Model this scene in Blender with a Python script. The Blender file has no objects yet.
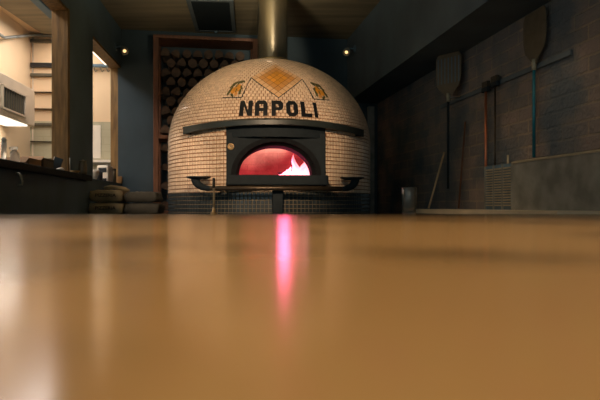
import bpy, bmesh, math, random
from mathutils import Vector, Matrix
random.seed(7)
SC = bpy.context.scene
COL = SC.collection
PI = math.pi
ZC = 0.935                                     # eye height; counter top is at 0.90

# ------------------------------------------------------------------ camera, world, exposure, room lamps and added fills
cd = bpy.data.cameras.new('camera')
cam = bpy.data.objects.new('camera', cd); COL.objects.link(cam)
cam.location = (0, 0, ZC); cam.rotation_euler = (PI/2, 0, 0)
cd.sensor_width = 36; cd.lens = 36; cd.shift_y = 0.01
cd.clip_start = 0.01
cd.dof.use_dof = True; cd.dof.focus_distance = 4.2; cd.dof.aperture_fstop = 3.2
SC.camera = cam

w = bpy.data.worlds.new('world'); SC.world = w; w.use_nodes = True
w.node_tree.nodes['Background'].inputs[0].default_value = (0.55, 0.80, 0.86, 1)
w.node_tree.nodes['Background'].inputs[1].default_value = 0.12
SC.view_settings.view_transform = 'Standard'; SC.view_settings.look = 'None'
SC.view_settings.gamma = 1; SC.view_settings.use_curve_mapping = False
SC.view_settings.exposure = 0.0

def lamp(name, kind, loc, energy, col, target=None, size=0.1, angle=None, blend=0.6, sy=None):
    d = bpy.data.lights.new(name, kind); d.energy = energy; d.color = col
    if kind == 'AREA':
        d.size = size
        if sy: d.shape = 'RECTANGLE'; d.size_y = sy
    else:
        d.shadow_soft_size = size
    if kind == 'SPOT': d.spot_size = angle; d.spot_blend = blend
    o = bpy.data.objects.new(name, d); COL.objects.link(o); o.location = loc
    if target is not None:
        o.rotation_euler = (Vector(target) - Vector(loc)).to_track_quat('-Z', 'Y').to_euler()
    return o
WARM = (1.0, 0.66, 0.36)
# warm spots for oven, table and brick, plus added fills as marked
lamp('oven_spot_lamp', 'SPOT', (-0.18, 2.0, 1.80), 138, (1.0, 0.68, 0.42), (-0.30, 4.25, 1.38), 0.06, math.radians(36), 0.5)
lamp('left_fill_light', 'SPOT', (-1.28, 2.4, 1.80), 62, (1.0, 0.68, 0.46), (-0.95, 4.35, 1.14), 0.05, math.radians(25), 0.8)  # added low fill for the oven's left side and the sacks, no fixture
lamp('side_fill_light', 'SPOT', (0.50, 2.9, 2.4), 24, (1.0, 0.68, 0.40), (1.0, 3.6, 0.9), 0.06, math.radians(44), 1.0)  # added fill to brighten the side worktop and the oven's right flank
lamp('worktop_fill_light', 'SPOT', (1.08, 2.95, 1.96), 3.0, (1.0, 0.74, 0.50), (1.12, 3.0, 0.9), 0.05, math.radians(100), 1.0)  # added downward fill for the worktop under the soffit
lamp('table_lamp_light', 'SPOT', (0.05, 0.6, 2.5), 98, (1.0, 0.66, 0.32), (0.0, 0.75, 0.9), 0.12, math.radians(110), 1.0)
lamp('brick_spot_lamp', 'SPOT', (0.75, 1.6, 2.45), 5, (1.0, 0.66, 0.40), (1.6, 2.55, 1.6), 0.06, math.radians(70), 1.0)
lamp('ceiling_wash_fill', 'SPOT', (-0.55, 3.6, 2.0), 76, (1.0, 0.84, 0.56), (-0.55, 4.0, 2.67), 0.1, math.radians(122), 1.0)  # upward fill added to brighten the ceiling boards
lamp('flue_highlight_fill', 'SPOT', (-0.05, 2.7, 2.35), 120, (1.0, 0.80, 0.56), (-0.22, 4.8, 2.42), 0.035, math.radians(15), 0.6)  # narrow beam added to give the flue its highlight streak
# cool soft sun from behind the camera, added as fill to lift the blacks
sd = bpy.data.lights.new('black_lift_sun', 'SUN'); sd.energy = 0.72; sd.color = (0.70, 0.95, 1.0); sd.angle = math.radians(80)
so = bpy.data.objects.new('black_lift_sun', sd); COL.objects.link(so); so.rotation_euler = Vector((0.50, 0.84, -0.17)).to_track_quat('-Z', 'Y').to_euler()

# ------------------------------------------------------------------ frames of reference
YAW_L, YAW_R, YAW_O = math.atan(50/600), math.atan(95/600), 0.108
def K(c, y): return (-y/12.0 - c, y)                    # kitchen side: c = distance left of the aisle line
def W(o, y): return (1.353 - 0.1583*(y - 2.9) - o, y)   # right side: o = distance out from the brick wall
def frame(x, y, z, yaw): return Matrix.Translation((x, y, z)) @ Matrix.Rotation(yaw, 4, 'Z')
def srgb(r, g, b):
    f = lambda v: (v/255/12.92 if v/255 <= 0.04045 else ((v/255+0.055)/1.055)**2.4)
    return (f(r), f(g), f(b), 1)

# ------------------------------------------------------------------ materials
class NT:
    def __init__(s, name):
        s.m = bpy.data.materials.new(name); s.m.use_nodes = True
        s.t = s.m.node_tree; s.n = s.t.nodes; s.b = s.n['Principled BSDF']
    def new(s, kind, **kw):
        n = s.n.new(kind)
        for k, v in kw.items(): setattr(n, k, v)
        return n
    def link(s, a, b): s.t.links.new(a, b)
def mat(name, col, rough=0.5, metal=0.0, var=0.0, scale=20, bump=0.0, col2=None, stretch=(1, 1, 1), island=0.0, spec=None, coat=0.0, coords='Object'):
    N = NT(name); b = N.b
    b.inputs['Base Color'].default_value = col; b.inputs['Roughness'].default_value = rough; b.inputs['Metallic'].default_value = metal
    if spec is not None: b.inputs['Specular IOR Level'].default_value = spec
    if coat: b.inputs['Coat Weight'].default_value = coat; b.inputs['Coat Roughness'].default_value = 0.12
    if var or bump or col2:
        tc = N.new('ShaderNodeTexCoord'); mp = N.new('ShaderNodeMapping'); mp.inputs['Scale'].default_value = stretch
        no = N.new('ShaderNodeTexNoise'); no.inputs['Scale'].default_value = scale; no.inputs['Detail'].default_value = 5
        N.link(tc.outputs[coords], mp.inputs[0]); N.link(mp.outputs[0], no.inputs['Vector'])
        mx = N.new('ShaderNodeMix', data_type='RGBA')
        c2 = col2 or tuple(min(1, c*(1-var)) for c in col[:3]) + (1,)
        rp = N.new('ShaderNodeValToRGB'); rp.color_ramp.elements[0].position = 0.35; rp.color_ramp.elements[1].position = 0.65
        N.link(no.outputs['Fac'], rp.inputs[0]); N.link(rp.outputs[0], mx.inputs[0])
        mx.inputs[6].default_value = col; mx.inputs[7].default_value = c2
        N.link(mx.outputs[2], b.inputs['Base Color'])
        if bump:
            bp = N.new('ShaderNodeBump'); bp.inputs['Strength'].default_value = bump; bp.inputs['Distance'].default_value = 0.01
            N.link(no.outputs['Fac'], bp.inputs['Height']); N.link(bp.outputs[0], b.inputs['Normal'])
    if island:
        ge = N.new('ShaderNodeNewGeometry'); hs = N.new('ShaderNodeHueSaturation')
        mr = N.new('ShaderNodeMapRange'); mr.inputs[3].default_value = 1-island; mr.inputs[4].default_value = 1+island
        N.link(ge.outputs['Random Per Island'], mr.inputs[0]); N.link(mr.outputs[0], hs.inputs['Value'])
        hs.inputs['Color'].default_value = col; N.link(hs.outputs[0], b.inputs['Base Color'])
    return N.m
def emit(name, col, strength):
    N = NT(name); b = N.b
    b.inputs['Base Color'].default_value = col; b.inputs['Emission Color'].default_value = col
    b.inputs['Emission Strength'].default_value = strength
    return N.m
def brick_mat(name, c1, c2, mortar, bw, bh, msize, bump=0.8, rough=0.85, patch=None):
    N = NT(name); b = N.b; b.inputs['Roughness'].default_value = rough
    uv = N.new('ShaderNodeUVMap'); br = N.new('ShaderNodeTexBrick')
    no = N.new('ShaderNodeTexNoise'); no.inputs['Scale'].default_value = 3.0; no.inputs['Detail'].default_value = 6
    N.link(uv.outputs[0], no.inputs['Vector'])
    br.inputs['Color1'].default_value = c1; br.inputs['Color2'].default_value = c2; br.inputs['Mortar'].default_value = mortar
    br.inputs['Scale'].default_value = 1.0; br.inputs['Brick Width'].default_value = bw; br.inputs['Row Height'].default_value = bh
    br.inputs['Mortar Size'].default_value = msize; br.inputs['Mortar Smooth'].default_value = 0.3
    # slight waviness so the courses are hand laid
    n2 = N.new('ShaderNodeTexNoise'); n2.inputs['Scale'].default_value = 9
    N.link(uv.outputs[0], n2.inputs['Vector'])
    va = N.new('ShaderNodeVectorMath', operation='SCALE'); va.inputs['Scale'].default_value = 0.012
    N.link(n2.outputs['Color'], va.inputs[0])
    vb = N.new('ShaderNodeVectorMath', operation='ADD'); N.link(uv.outputs[0], vb.inputs[0]); N.link(va.outputs[0], vb.inputs[1])
    N.link(vb.outputs[0], br.inputs['Vector'])
    mx = N.new('ShaderNodeMix', data_type='RGBA'); mx.inputs[7].default_value = patch or (0.012, 0.012, 0.012, 1)
    rp = N.new('ShaderNodeValToRGB'); rp.color_ramp.elements[0].position = 0.42; rp.color_ramp.elements[1].position = 0.64
    N.link(no.outputs['Fac'], rp.inputs[0]); N.link(rp.outputs[0], mx.inputs[0]); N.link(br.outputs['Color'], mx.inputs[6])
    N.link(mx.outputs[2], b.inputs['Base Color'])
    n3 = N.new('ShaderNodeTexNoise'); n3.inputs['Scale'].default_value = 45; n3.inputs['Detail'].default_value = 6
    N.link(uv.outputs[0], n3.inputs['Vector'])
    ma = N.new('ShaderNodeMath', operation='SUBTRACT'); N.link(n3.outputs['Fac'], ma.inputs[0]); N.link(br.outputs['Fac'], ma.inputs[1])
    bp = N.new('ShaderNodeBump'); bp.inputs['Strength'].default_value = bump; bp.inputs['Distance'].default_value = 0.012
    N.link(ma.outputs[0], bp.inputs['Height']); N.link(bp.outputs[0], b.inputs['Normal'])
    return N.m

M = {}
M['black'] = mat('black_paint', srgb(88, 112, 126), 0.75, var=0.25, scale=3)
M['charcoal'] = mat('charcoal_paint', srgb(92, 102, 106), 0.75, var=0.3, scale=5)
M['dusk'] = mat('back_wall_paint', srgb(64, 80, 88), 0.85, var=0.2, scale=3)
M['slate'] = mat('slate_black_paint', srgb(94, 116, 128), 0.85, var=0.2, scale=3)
M['black_metal'] = mat('black_metal', srgb(33, 42, 47), 0.7, 0.0, var=0.2, scale=30, spec=0.2)
M['hood'] = mat('dark_hood_steel', srgb(48, 56, 55), 0.42, 0.1, var=0.3, scale=12)
M['soot'] = mat('sooty_cast_iron', srgb(34, 36, 38), 0.95, var=0.3, scale=20, spec=0.08)
M['bronze'] = mat('dark_bronze', srgb(78, 66, 52), 0.35, 0.6, var=0.3, scale=30)
M['brass'] = mat('brass', srgb(206, 172, 122), 0.32, 0.55, var=0.2, scale=40)
M['pole'] = mat('pale_wood_pole', srgb(206, 172, 126), 0.5, var=0.15, scale=20)
M['steel'] = mat('brushed_steel', srgb(176, 166, 138), 0.4, 0.2, var=0.3, scale=14, stretch=(1, 1, 12))
M['flue'] = mat('flue_steel', srgb(186, 176, 152), 0.24, 0.95, var=0.15, scale=8, stretch=(1, 1, 0.2))
M['dark_steel'] = mat('dark_steel', srgb(142, 144, 136), 0.5, 0.25, var=0.4, scale=9)
M['ceiling'] = mat('ceiling_boards', srgb(146, 134, 108), 0.8, var=0.35, scale=4, stretch=(0.3, 3, 1))
M['soffit'] = mat('soffit_paint', srgb(82, 96, 104), 0.8, var=0.25, scale=3)
M['floor'] = mat('floor_concrete', srgb(58, 54, 50), 0.7, var=0.3, scale=5)
M['table'] = None
M['wood'] = mat('aged_wood_post', srgb(142, 108, 58), 0.65, var=0.5, scale=7, stretch=(6, 6, 0.7), bump=0.3)
M['rack_wood'] = mat('rack_wood', srgb(112, 70, 44), 0.6, var=0.45, scale=9, stretch=(5, 5, 0.7), bump=0.2)
M['bark'] = mat('log_bark', srgb(58, 48, 40), 0.9, var=0.5, scale=18, bump=0.7)
M['log_end'] = mat('log_split_wood', srgb(88, 68, 52), 0.8, var=0.45, scale=22, bump=0.3)
M['grout'] = mat('tile_grout', srgb(150, 108, 74), 0.85, var=0.2, scale=60)
M['tile'] = mat('cream_glazed_tile', srgb(230, 208, 182), 0.22, island=0.10)
M['grout_light'] = mat('base_grout', srgb(120, 110, 92), 0.85, var=0.2, scale=60)
M['tile_black'] = mat('black_glazed_tile', srgb(54, 62, 66), 0.2, island=0.15)
M['letter'] = mat('black_mosaic', srgb(26, 30, 34), 0.35, var=0.15, scale=50)
M['gold'] = mat('gold_mosaic', srgb(214, 150, 52), 0.3, island=0.14)
M['amber'] = mat('amber_mosaic', srgb(206, 150, 84), 0.3, island=0.12)
M['sand'] = mat('sand_mosaic', srgb(222, 184, 140), 0.3, island=0.08)
M['umber'] = mat('umber_grout', srgb(130, 84, 44), 0.8, var=0.1, scale=40)
M['milky'] = mat('milky_plastic', srgb(246, 240, 228), 0.45)
M['milky'].node_tree.nodes['Principled BSDF'].inputs['Transmission Weight'].default_value = 0.75
M['leaf'] = mat('olive_mosaic', srgb(86, 84, 48), 0.35, island=0.2)
M['kit_wall'] = mat('kitchen_paint', srgb(236, 206, 166), 0.7, var=0.06, scale=3)
M['kit_tile'] = brick_mat('kitchen_wall_tile', srgb(190, 182, 152), srgb(186, 178, 148), srgb(172, 163, 134), 0.15, 0.075, 0.004, bump=0.2, rough=0.35, patch=srgb(180, 172, 142))
M['kit_steel'] = mat('hood_stainless', srgb(226, 208, 184), 0.42, 0.35, var=0.1, scale=6)
M['grille'] = mat('vent_grille_grey', srgb(96, 90, 74), 0.5, 0.3)
M['white'] = mat('white_plastic', srgb(240, 230, 214), 0.4, var=0.04, scale=9)
M['paper'] = mat('white_paper', srgb(242, 232, 214), 0.8, var=0.05, scale=14)
M['card'] = mat('brown_cardboard', srgb(170, 128, 82), 0.8, var=0.2, scale=16)
M['dark_card'] = mat('dark_box_card', srgb(94, 82, 62), 0.8, var=0.2, scale=16)
M['sack'] = mat('flour_sack_paper', srgb(176, 158, 120), 0.85, var=0.25, scale=14, bump=0.5)
M['sack_dark'] = mat('dark_flour_sack_paper', srgb(84, 82, 72), 0.85, var=0.3, scale=12, bump=0.6)
M['ink'] = mat('sack_ink', srgb(38, 36, 34), 0.8, var=0.1, scale=30)
M['teal'] = mat('teal_handle', srgb(24, 110, 124), 0.35, 0.2, var=0.1, scale=20)
M['copper'] = mat('copper_handle', srgb(206, 122, 84), 0.3, 0.6, var=0.1, scale=20)
M['peel'] = mat('worn_aluminium', srgb(98, 90, 74), 0.55, 0.3, var=0.25, scale=20)
M['bristle'] = mat('brush_bristle', srgb(70, 60, 46), 0.9, var=0.3, scale=80, bump=0.5)
M['fire_brick'] = brick_mat('fire_brick', srgb(226, 176, 164), srgb(218, 162, 152), srgb(200, 146, 138), 0.30, 0.07, 0.003, bump=0.3, patch=srgb(168, 108, 104))
M['ember'] = mat('charred_log', srgb(60, 40, 36), 0.9, var=0.5, scale=20, bump=0.8)
M['brick'] = brick_mat('old_brick', srgb(142, 124, 112), srgb(118, 110, 104), srgb(150, 134, 114), 0.215, 0.075, 0.007, bump=1.0, patch=srgb(84, 92, 96))
M['quartz'] = mat('pale_worktop', srgb(222, 200, 166), 0.35, var=0.12, scale=8)
M['jar'] = mat('dark_jar_glaze', srgb(92, 84, 62), 0.4, var=0.2, scale=10)
M['bowl'] = mat('ochre_bowl_glaze', srgb(150, 116, 62), 0.45, var=0.15, scale=12)
M['bulb'] = emit('warm_lens', (1.0, 0.62, 0.26, 1), 1.6)
M['strip'] = emit('strip_tube', (1.0, 0.86, 0.66, 1), 2.2)
M['hoodlight'] = emit('hood_light_panel', (1.0, 0.90, 0.76, 1), 1.4)
def glass():
    N = NT('clear_glass'); b = N.b
    b.inputs['Base Color'].default_value = (0.72, 0.72, 0.66, 1); b.inputs['Roughness'].default_value = 0.12
    b.inputs['Transmission Weight'].default_value = 0.94; b.inputs['IOR'].default_value = 1.45
    return N.m
M['glass'] = glass()
def table_mat():
    N = NT('polished_counter'); b = N.b
    tc = N.new('ShaderNodeTexCoord')
    n1 = N.new('ShaderNodeTexNoise'); n1.inputs['Scale'].default_value = 3.2; n1.inputs['Detail'].default_value = 3
    n2 = N.new('ShaderNodeTexNoise'); n2.inputs['Scale'].default_value = 150; n2.inputs['Detail'].default_value = 3
    N.link(tc.outputs['Object'], n1.inputs['Vector']); N.link(tc.outputs['Object'], n2.inputs['Vector'])
    rp = N.new('ShaderNodeValToRGB')
    rp.color_ramp.elements[0].position = 0.33; rp.color_ramp.elements[0].color = srgb(122, 100, 72)
    rp.color_ramp.elements[1].position = 0.46; rp.color_ramp.elements[1].color = srgb(178, 148, 108)
    N.link(n1.outputs['Fac'], rp.inputs[0])
    mx = N.new('ShaderNodeMix', data_type='RGBA', blend_type='OVERLAY'); mx.inputs[0].default_value = 0.18
    N.link(rp.outputs[0], mx.inputs[6]); N.link(n2.outputs['Color'], mx.inputs[7]); N.link(mx.outputs[2], b.inputs['Base Color'])
    b.inputs['Roughness'].default_value = 0.18
    b.inputs['Specular IOR Level'].default_value = 0.22
    bp = N.new('ShaderNodeBump'); bp.inputs['Strength'].default_value = 0.02; bp.inputs['Distance'].default_value = 0.002
    N.link(n2.outputs['Fac'], bp.inputs['Height']); N.link(bp.outputs[0], b.inputs['Normal'])
    return N.m
M['table'] = table_mat()

# ------------------------------------------------------------------ mesh helpers
class MB:
    def __init__(s): s.bm = bmesh.new(); s.uv = None
    def quad(s, pts, mi=0):
        f = s.bm.faces.new([s.bm.verts.new(p) for p in pts]); f.material_index = mi; return f
    def box(s, x0, x1, y0, y1, z0, z1, bev=0.0, mi=0, mx=None):
        r = bmesh.ops.create_cube(s.bm, size=1.0)
        vs = r['verts']
        for v in vs:
            v.co = Vector((x0 if v.co.x < 0 else x1, y0 if v.co.y < 0 else y1, z0 if v.co.z < 0 else z1))
        fs = list({f for v in vs for f in v.link_faces})
        for f in fs: f.material_index = mi
        if bev:
            es = list({e for v in vs for e in v.link_edges})
            g = bmesh.ops.bevel(s.bm, geom=es, offset=bev, segments=2, affect='EDGES', profile=0.5)
            for f in g['faces']: f.material_index = mi
            vs = list({v for v in g['verts']} | {v for v in vs if v.is_valid})
        if mx is not None:
            for v in vs: v.co = mx @ v.co
        return vs
    def tube(s, pts, r, n=12, cap=True, mi=0):
        pts = [Vector(p) for p in pts]; rings = []
        rr = r if isinstance(r, (list, tuple)) else [r]*len(pts)
        up = None
        for i, p in enumerate(pts):
            d = (pts[min(i+1, len(pts)-1)] - pts[max(i-1, 0)]).normalized()
            if up is None: up = Vector((0, 0, 1)) if abs(d.z) < 0.9 else Vector((1, 0, 0))
            a = d.cross(up).normalized(); b = a.cross(d).normalized(); up = b
            rings.append([s.bm.verts.new(p + (a*math.cos(2*PI*k/n) + b*math.sin(2*PI*k/n))*rr[i]) for k in range(n)])
        for A, B in zip(rings, rings[1:]):
            for k in range(n):
                f = s.bm.faces.new((A[k], A[(k+1) % n], B[(k+1) % n], B[k])); f.smooth = True; f.material_index = mi
        if cap:
            s.bm.faces.new(rings[0][::-1]).material_index = mi; s.bm.faces.new(rings[-1]).material_index = mi
        return rings
    def lathe(s, prof, n=32, at=(0, 0, 0), mi=0, smooth=True):
        rings = []
        for (r, z) in prof:
            if r < 1e-6: rings.append([s.bm.verts.new((at[0], at[1], at[2]+z))])
            else: rings.append([s.bm.verts.new((at[0]+r*math.cos(2*PI*k/n), at[1]+r*math.sin(2*PI*k/n), at[2]+z)) for k in range(n)])
        for A, B in zip(rings, rings[1:]):
            for k in range(n):
                k2 = (k+1) % n
                if len(A) == 1 and len(B) == 1: continue
                if len(A) == 1: f = s.bm.faces.new((A[0], B[k2], B[k]))
                elif len(B) == 1: f = s.bm.faces.new((A[k], A[k2], B[0]))
                else: f = s.bm.faces.new((A[k], A[k2], B[k2], B[k]))
                f.smooth = smooth; f.material_index = mi
    def prism(s, poly, y0, y1, mi=0, bev=0):            # polygon in x/z, extruded along y
        a = [s.bm.verts.new((p[0], y0, p[1])) for p in poly]; b = [s.bm.verts.new((p[0], y1, p[1])) for p in poly]
        fs = [s.bm.faces.new(a), s.bm.faces.new(b[::-1])]
        n = len(poly)
        for i in range(n): fs.append(s.bm.faces.new((a[i], b[i], b[(i+1) % n], a[(i+1) % n])))
        for f in fs: f.material_index = mi
    def xform(s, mx):
        for v in s.bm.verts: v.co = mx @ v.co
    def planar_uv(s):                                   # metres; u along the horizontal of each face, v up
        L = s.bm.loops.layers.uv.verify()
        for f in s.bm.faces:
            n = f.normal if f.normal.length else (f.normal_update() or f.normal)
            ax = Vector((-n.y, n.x, 0))
            ax = ax.normalized() if ax.length > 0.2 else Vector((1, 0, 0))
            vert = abs(n.z) < 0.8
            for l in f.loops:
                co = l.vert.co
                l[L].uv = (co.dot(ax), co.z) if vert else (co.x, co.y)
    def build(s, name, mats, parent=None, uv=False, recalc=True, mxw=None):
        if recalc: bmesh.ops.recalc_face_normals(s.bm, faces=s.bm.faces[:])
        s.bm.normal_update()
        if uv: s.planar_uv()
        me = bpy.data.meshes.new(name); s.bm.to_mesh(me); s.bm.free()
        for m in (mats if isinstance(mats, (list, tuple)) else [mats]): me.materials.append(m)
        o = bpy.data.objects.new(name, me); COL.objects.link(o)
        if parent is not None: o.parent = parent
        if mxw is not None: o.matrix_world = mxw
        return o
def tag(o, label=None, cat=None, group=None, kind=None):
    if label: o['label'] = label
    if cat: o['category'] = cat
    if group: o['group'] = group
    if kind: o['kind'] = kind
    return o
def thing(name, label, cat, loc=(0, 0, 0), rz=0.0, group=None):
    o = bpy.data.objects.new(name, None); COL.objects.link(o)
    o.empty_display_size = 0.05
    o.location = loc; o.rotation_euler = (0, 0, rz)
    return tag(o, label, cat, group)
def struct(mb, name, m, uv=False, label=None):
    o = mb.build(name, m, uv=uv); o['kind'] = 'structure'
    if label: o['label'] = label
    return o
def dup(root, loc=None, rz=None, label=None):
    r = root.copy(); COL.objects.link(r)
    if loc is not None: r.location = loc
    if rz is not None: r.rotation_euler = (0, 0, rz)
    if label: r['label'] = label
    for ch in list(root.children):
        c = ch.copy(); COL.objects.link(c); c.parent = r
        for g in list(ch.children):
            d = g.copy(); COL.objects.link(d); d.parent = c
    return r

# ------------------------------------------------------------------ the room
CEIL = ZC + 1.736
HEAD = ZC + 1.375
mb = MB(); mb.box(-4.5, 3.5, -2.0, 8.0, -0.1, 0.0); struct(mb, 'floor', M['floor'])
mb = MB()
mb.box(-2.6, 2.6, -2.0, 7.2, CEIL, CEIL+0.08); struct(mb, 'ceiling', M['ceiling'])
# back wall, square to the brick wall
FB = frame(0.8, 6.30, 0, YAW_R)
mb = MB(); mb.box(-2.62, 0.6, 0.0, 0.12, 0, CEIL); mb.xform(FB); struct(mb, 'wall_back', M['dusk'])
# brick wall on the right
x0, y0 = W(0, -2.0); FW = frame(x0, y0, 0, YAW_R)
mb = MB(); mb.box(0.0, 0.2, 0.0, 8.5, 0, CEIL); mb.xform(FW); struct(mb, 'wall_right', M['brick'], uv=True)
# partition between the dining room and the kitchen, with two openings
def kbox(mb, c0, c1, ya, yb, z0, z1, bev=0.0, mi=0):
    """box in the kitchen frame: c1>c0 is further left"""
    r = Matrix.Rotation(YAW_L, 4, 'Z'); s = 1/math.cos(YAW_L)
    cc = math.cos(YAW_L)
    e = c0*math.sin(YAW_L)
    vs = mb.box(-c1*cc, -c0*cc, ya*s+e, yb*s+e, z0, z1, bev, mi)
    for v in vs: v.co = r @ v.co
    return vs
def kpt(c, y, z):
    cc = math.cos(YAW_L); s = 1/cc
    return Vector((-y/12.0 - c, y, z))
CF, CBK = 1.265, 1.375
mb = MB()
kbox(mb, CF, CBK, 4.21, 4.83, 0, HEAD)
kbox(mb, CF, CBK, 2.6, 6.3, HEAD, CEIL)
kbox(mb, CF, CBK, 4.83, 5.93, 0, 1.155)
kbox(mb, CF, CBK, 5.97, 6.3, 0, HEAD)
struct(mb, 'wall_left', M['slate'])
for (ya, yb) in ((4.17, 4.21), (5.93, 5.97)):
    mb = MB(); kbox(mb, CF-0.002, CBK+0.002, ya, yb, 1.16, HEAD, 0.004)
    struct(mb, 'trim_1', M['wood'], label='aged wooden jamb post of a kitchen opening')
mb = MB(); kbox(mb, CF+0.005, CBK+0.002, 2.64, 4.17, HEAD-0.02, HEAD); kbox(mb, CF+0.005, CBK+0.002, 4.83, 5.93, HEAD-0.02, HEAD)
struct(mb, 'trim_3', M['wood'])
# kitchen shell beyond it
KC2, KYB, KCEIL = 2.24, 6.2, ZC + 1.767
mb = MB(); kbox(mb, KC2, KC2+0.1, 2.0, KYB+0.1, 0, KCEIL); struct(mb, 'wall_kitchen_side', M['kit_wall'])
mb = MB(); kbox(mb, CBK, KC2, KYB, KYB+0.1, ZC+0.865, KCEIL); struct(mb, 'wall_kitchen_back', M['kit_wall'])
mb = MB(); kbox(mb, CBK, KC2, KYB-0.012, KYB+0.1, 0, ZC+0.865); struct(mb, 'wall_kitchen_tiled', M['kit_tile'], uv=True)
mb = MB(); kbox(mb, CBK, KC2+0.1, 2.0, KYB+0.1, KCEIL, KCEIL+0.08); struct(mb, 'ceiling_kitchen', M['kit_wall'])
# dark soffit along the brick wall
def soffx(y): return 0.476 + 0.1583*(6.35 - y)
mb = MB()
xs, ys = soffx(-1.5), -1.5
mb.box(0, 1.0, 0, 8.2, ZC+1.075, CEIL-0.002); mb.xform(frame(xs, ys, 0, YAW_R)); struct(mb, 'ceiling_soffit', M['soffit'])
# conduit boards in the far right corner
mb = MB(); mb.box(-0.10, -0.035, -0.06, 0.0, 0, CEIL-0.7, 0.004); mb.xform(FB); struct(mb, 'trim_4', M['dark_steel'])

# ------------------------------------------------------------------ the long counter in the foreground
tb = thing('bar_table', 'long polished tan stone bar counter filling the foreground', 'counter', (0, 1.0, 0.0))
mb = MB()
poly = [(-1.20+0.05, -0.7), (W(0.04, -0.7)[0], -0.7), (W(0.04, 2.6)[0], 2.6), (-1.417, 2.6)]
a = [mb.bm.verts.new((p[0], p[1]-1.0, 0.90)) for p in poly]; b = [mb.bm.verts.new((p[0], p[1]-1.0, 0.86)) for p in poly]
fs = [mb.bm.faces.new(a), mb.bm.faces.new(b[::-1])]
for i in range(4): fs.append(mb.bm.faces.new((a[i], b[i], b[(i+1) % 4], a[(i+1) % 4])))
bmesh.ops.bevel(mb.bm, geom=[e for e in mb.bm.edges], offset=0.004, segments=3, affect='EDGES')
mb.build('counter_top', M['table'], tb)
mb = MB(); mb.box(-1.05, 1.15, -1.5, 1.35, 0.0, 0.86); mb.build('counter_base', M['charcoal'], tb)

# ------------------------------------------------------------------ the pizza oven
OX, OY = -0.2425, 4.85
R, HB, Z0, BB = 0.80, 1.03, 1.415, 0.68
oven = thing('pizza_oven', 'domed wood fired oven clad in cream mosaic tile with black lettering', 'oven', (OX, OY, 0), YAW_O)
def cyl_tiles(z0, z1, pw, ph, r, gap, skip, lift=0.006):
    mb = MB(); n = int(round(2*PI*r/pw)); rows = int(round((z1-z0)/ph)); da = 2*PI/n; dz = (z1-z0)/rows
    for i in range(rows):
        for k in range(n):
            am = (k+0.5)*da
            if am > PI: am -= 2*PI
            if skip(am, z0+(i+0.5)*dz): continue
            add_tile(mb, lambda u, v, o: Vector(((r+o)*math.sin(u), -(r+o)*math.cos(u), v)), am-da/2, am+da/2, z0+i*dz, z0+(i+1)*dz, gap/r/2, gap/2, lift)
    return mb
def add_tile(mb, f, u0, u1, v0, v1, gu, gv, lift, mi=0):
    u0 += gu; u1 -= gu; v0 += gv; v1 -= gv; e = 0.10
    eu, ev = (u1-u0)*e, (v1-v0)*e
    lo = [mb.bm.verts.new(f(*p, -0.001)) for p in ((u0, v0), (u1, v0), (u1, v1), (u0, v1))]
    hi = [mb.bm.verts.new(f(*p, lift)) for p in ((u0+eu, v0+ev), (u1-eu, v0+ev), (u1-eu, v1-ev), (u0+eu, v1-ev))]
    fs = [mb.bm.faces.new(hi)]
    for i in range(4): fs.append(mb.bm.faces.new((lo[i], lo[(i+1) % 4], hi[(i+1) % 4], hi[i])))
    for x in fs: x.material_index = mi
PLW = 0.34                                   # half width of the black front plate
def in_front(am, z): return abs(math.sin(am))*R < PLW and math.cos(am) > 0 and z > 1.05
def front_only(am): return math.cos(am) < -0.35
# black base: core and tiles
def ring_shell(z0, z1, r, n=96, skip=None):
    mb = MB()
    vs = [[mb.bm.verts.new((r*math.sin(2*PI*k/n), -r*math.cos(2*PI*k/n), z)) for k in range(n)] for z in (z0, z1)]
    for k in range(n):
        am = 2*PI*(k+0.5)/n; am = am-2*PI if am > PI else am
        if skip and skip(am): continue
        f = mb.bm.faces.new((vs[0][k], vs[0][(k+1) % n], vs[1][(k+1) % n], vs[1][k])); f.smooth = True
    return mb
o_base = ring_shell(0.0, HB, R).build('base_drum', M['grout_light'], oven)
mb = cyl_tiles(HB-0.028*36, HB, 0.028, 0.028, R, 0.004, lambda a, z: front_only(a)); mb.build('base_tiles', M['tile_black'], o_base)
o_wall = ring_shell(HB, Z0, R, skip=lambda a: abs(math.sin(a))*R < PLW-0.02 and math.cos(a) > 0).build('oven_wall', M['grout'], oven)
mb = cyl_tiles(HB, Z0, 0.0285, 0.0275, R, 0.0042, lambda a, z: front_only(a) or in_front(a, z)); mb.build('wall_tiles', M['tile'], o_wall)
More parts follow.
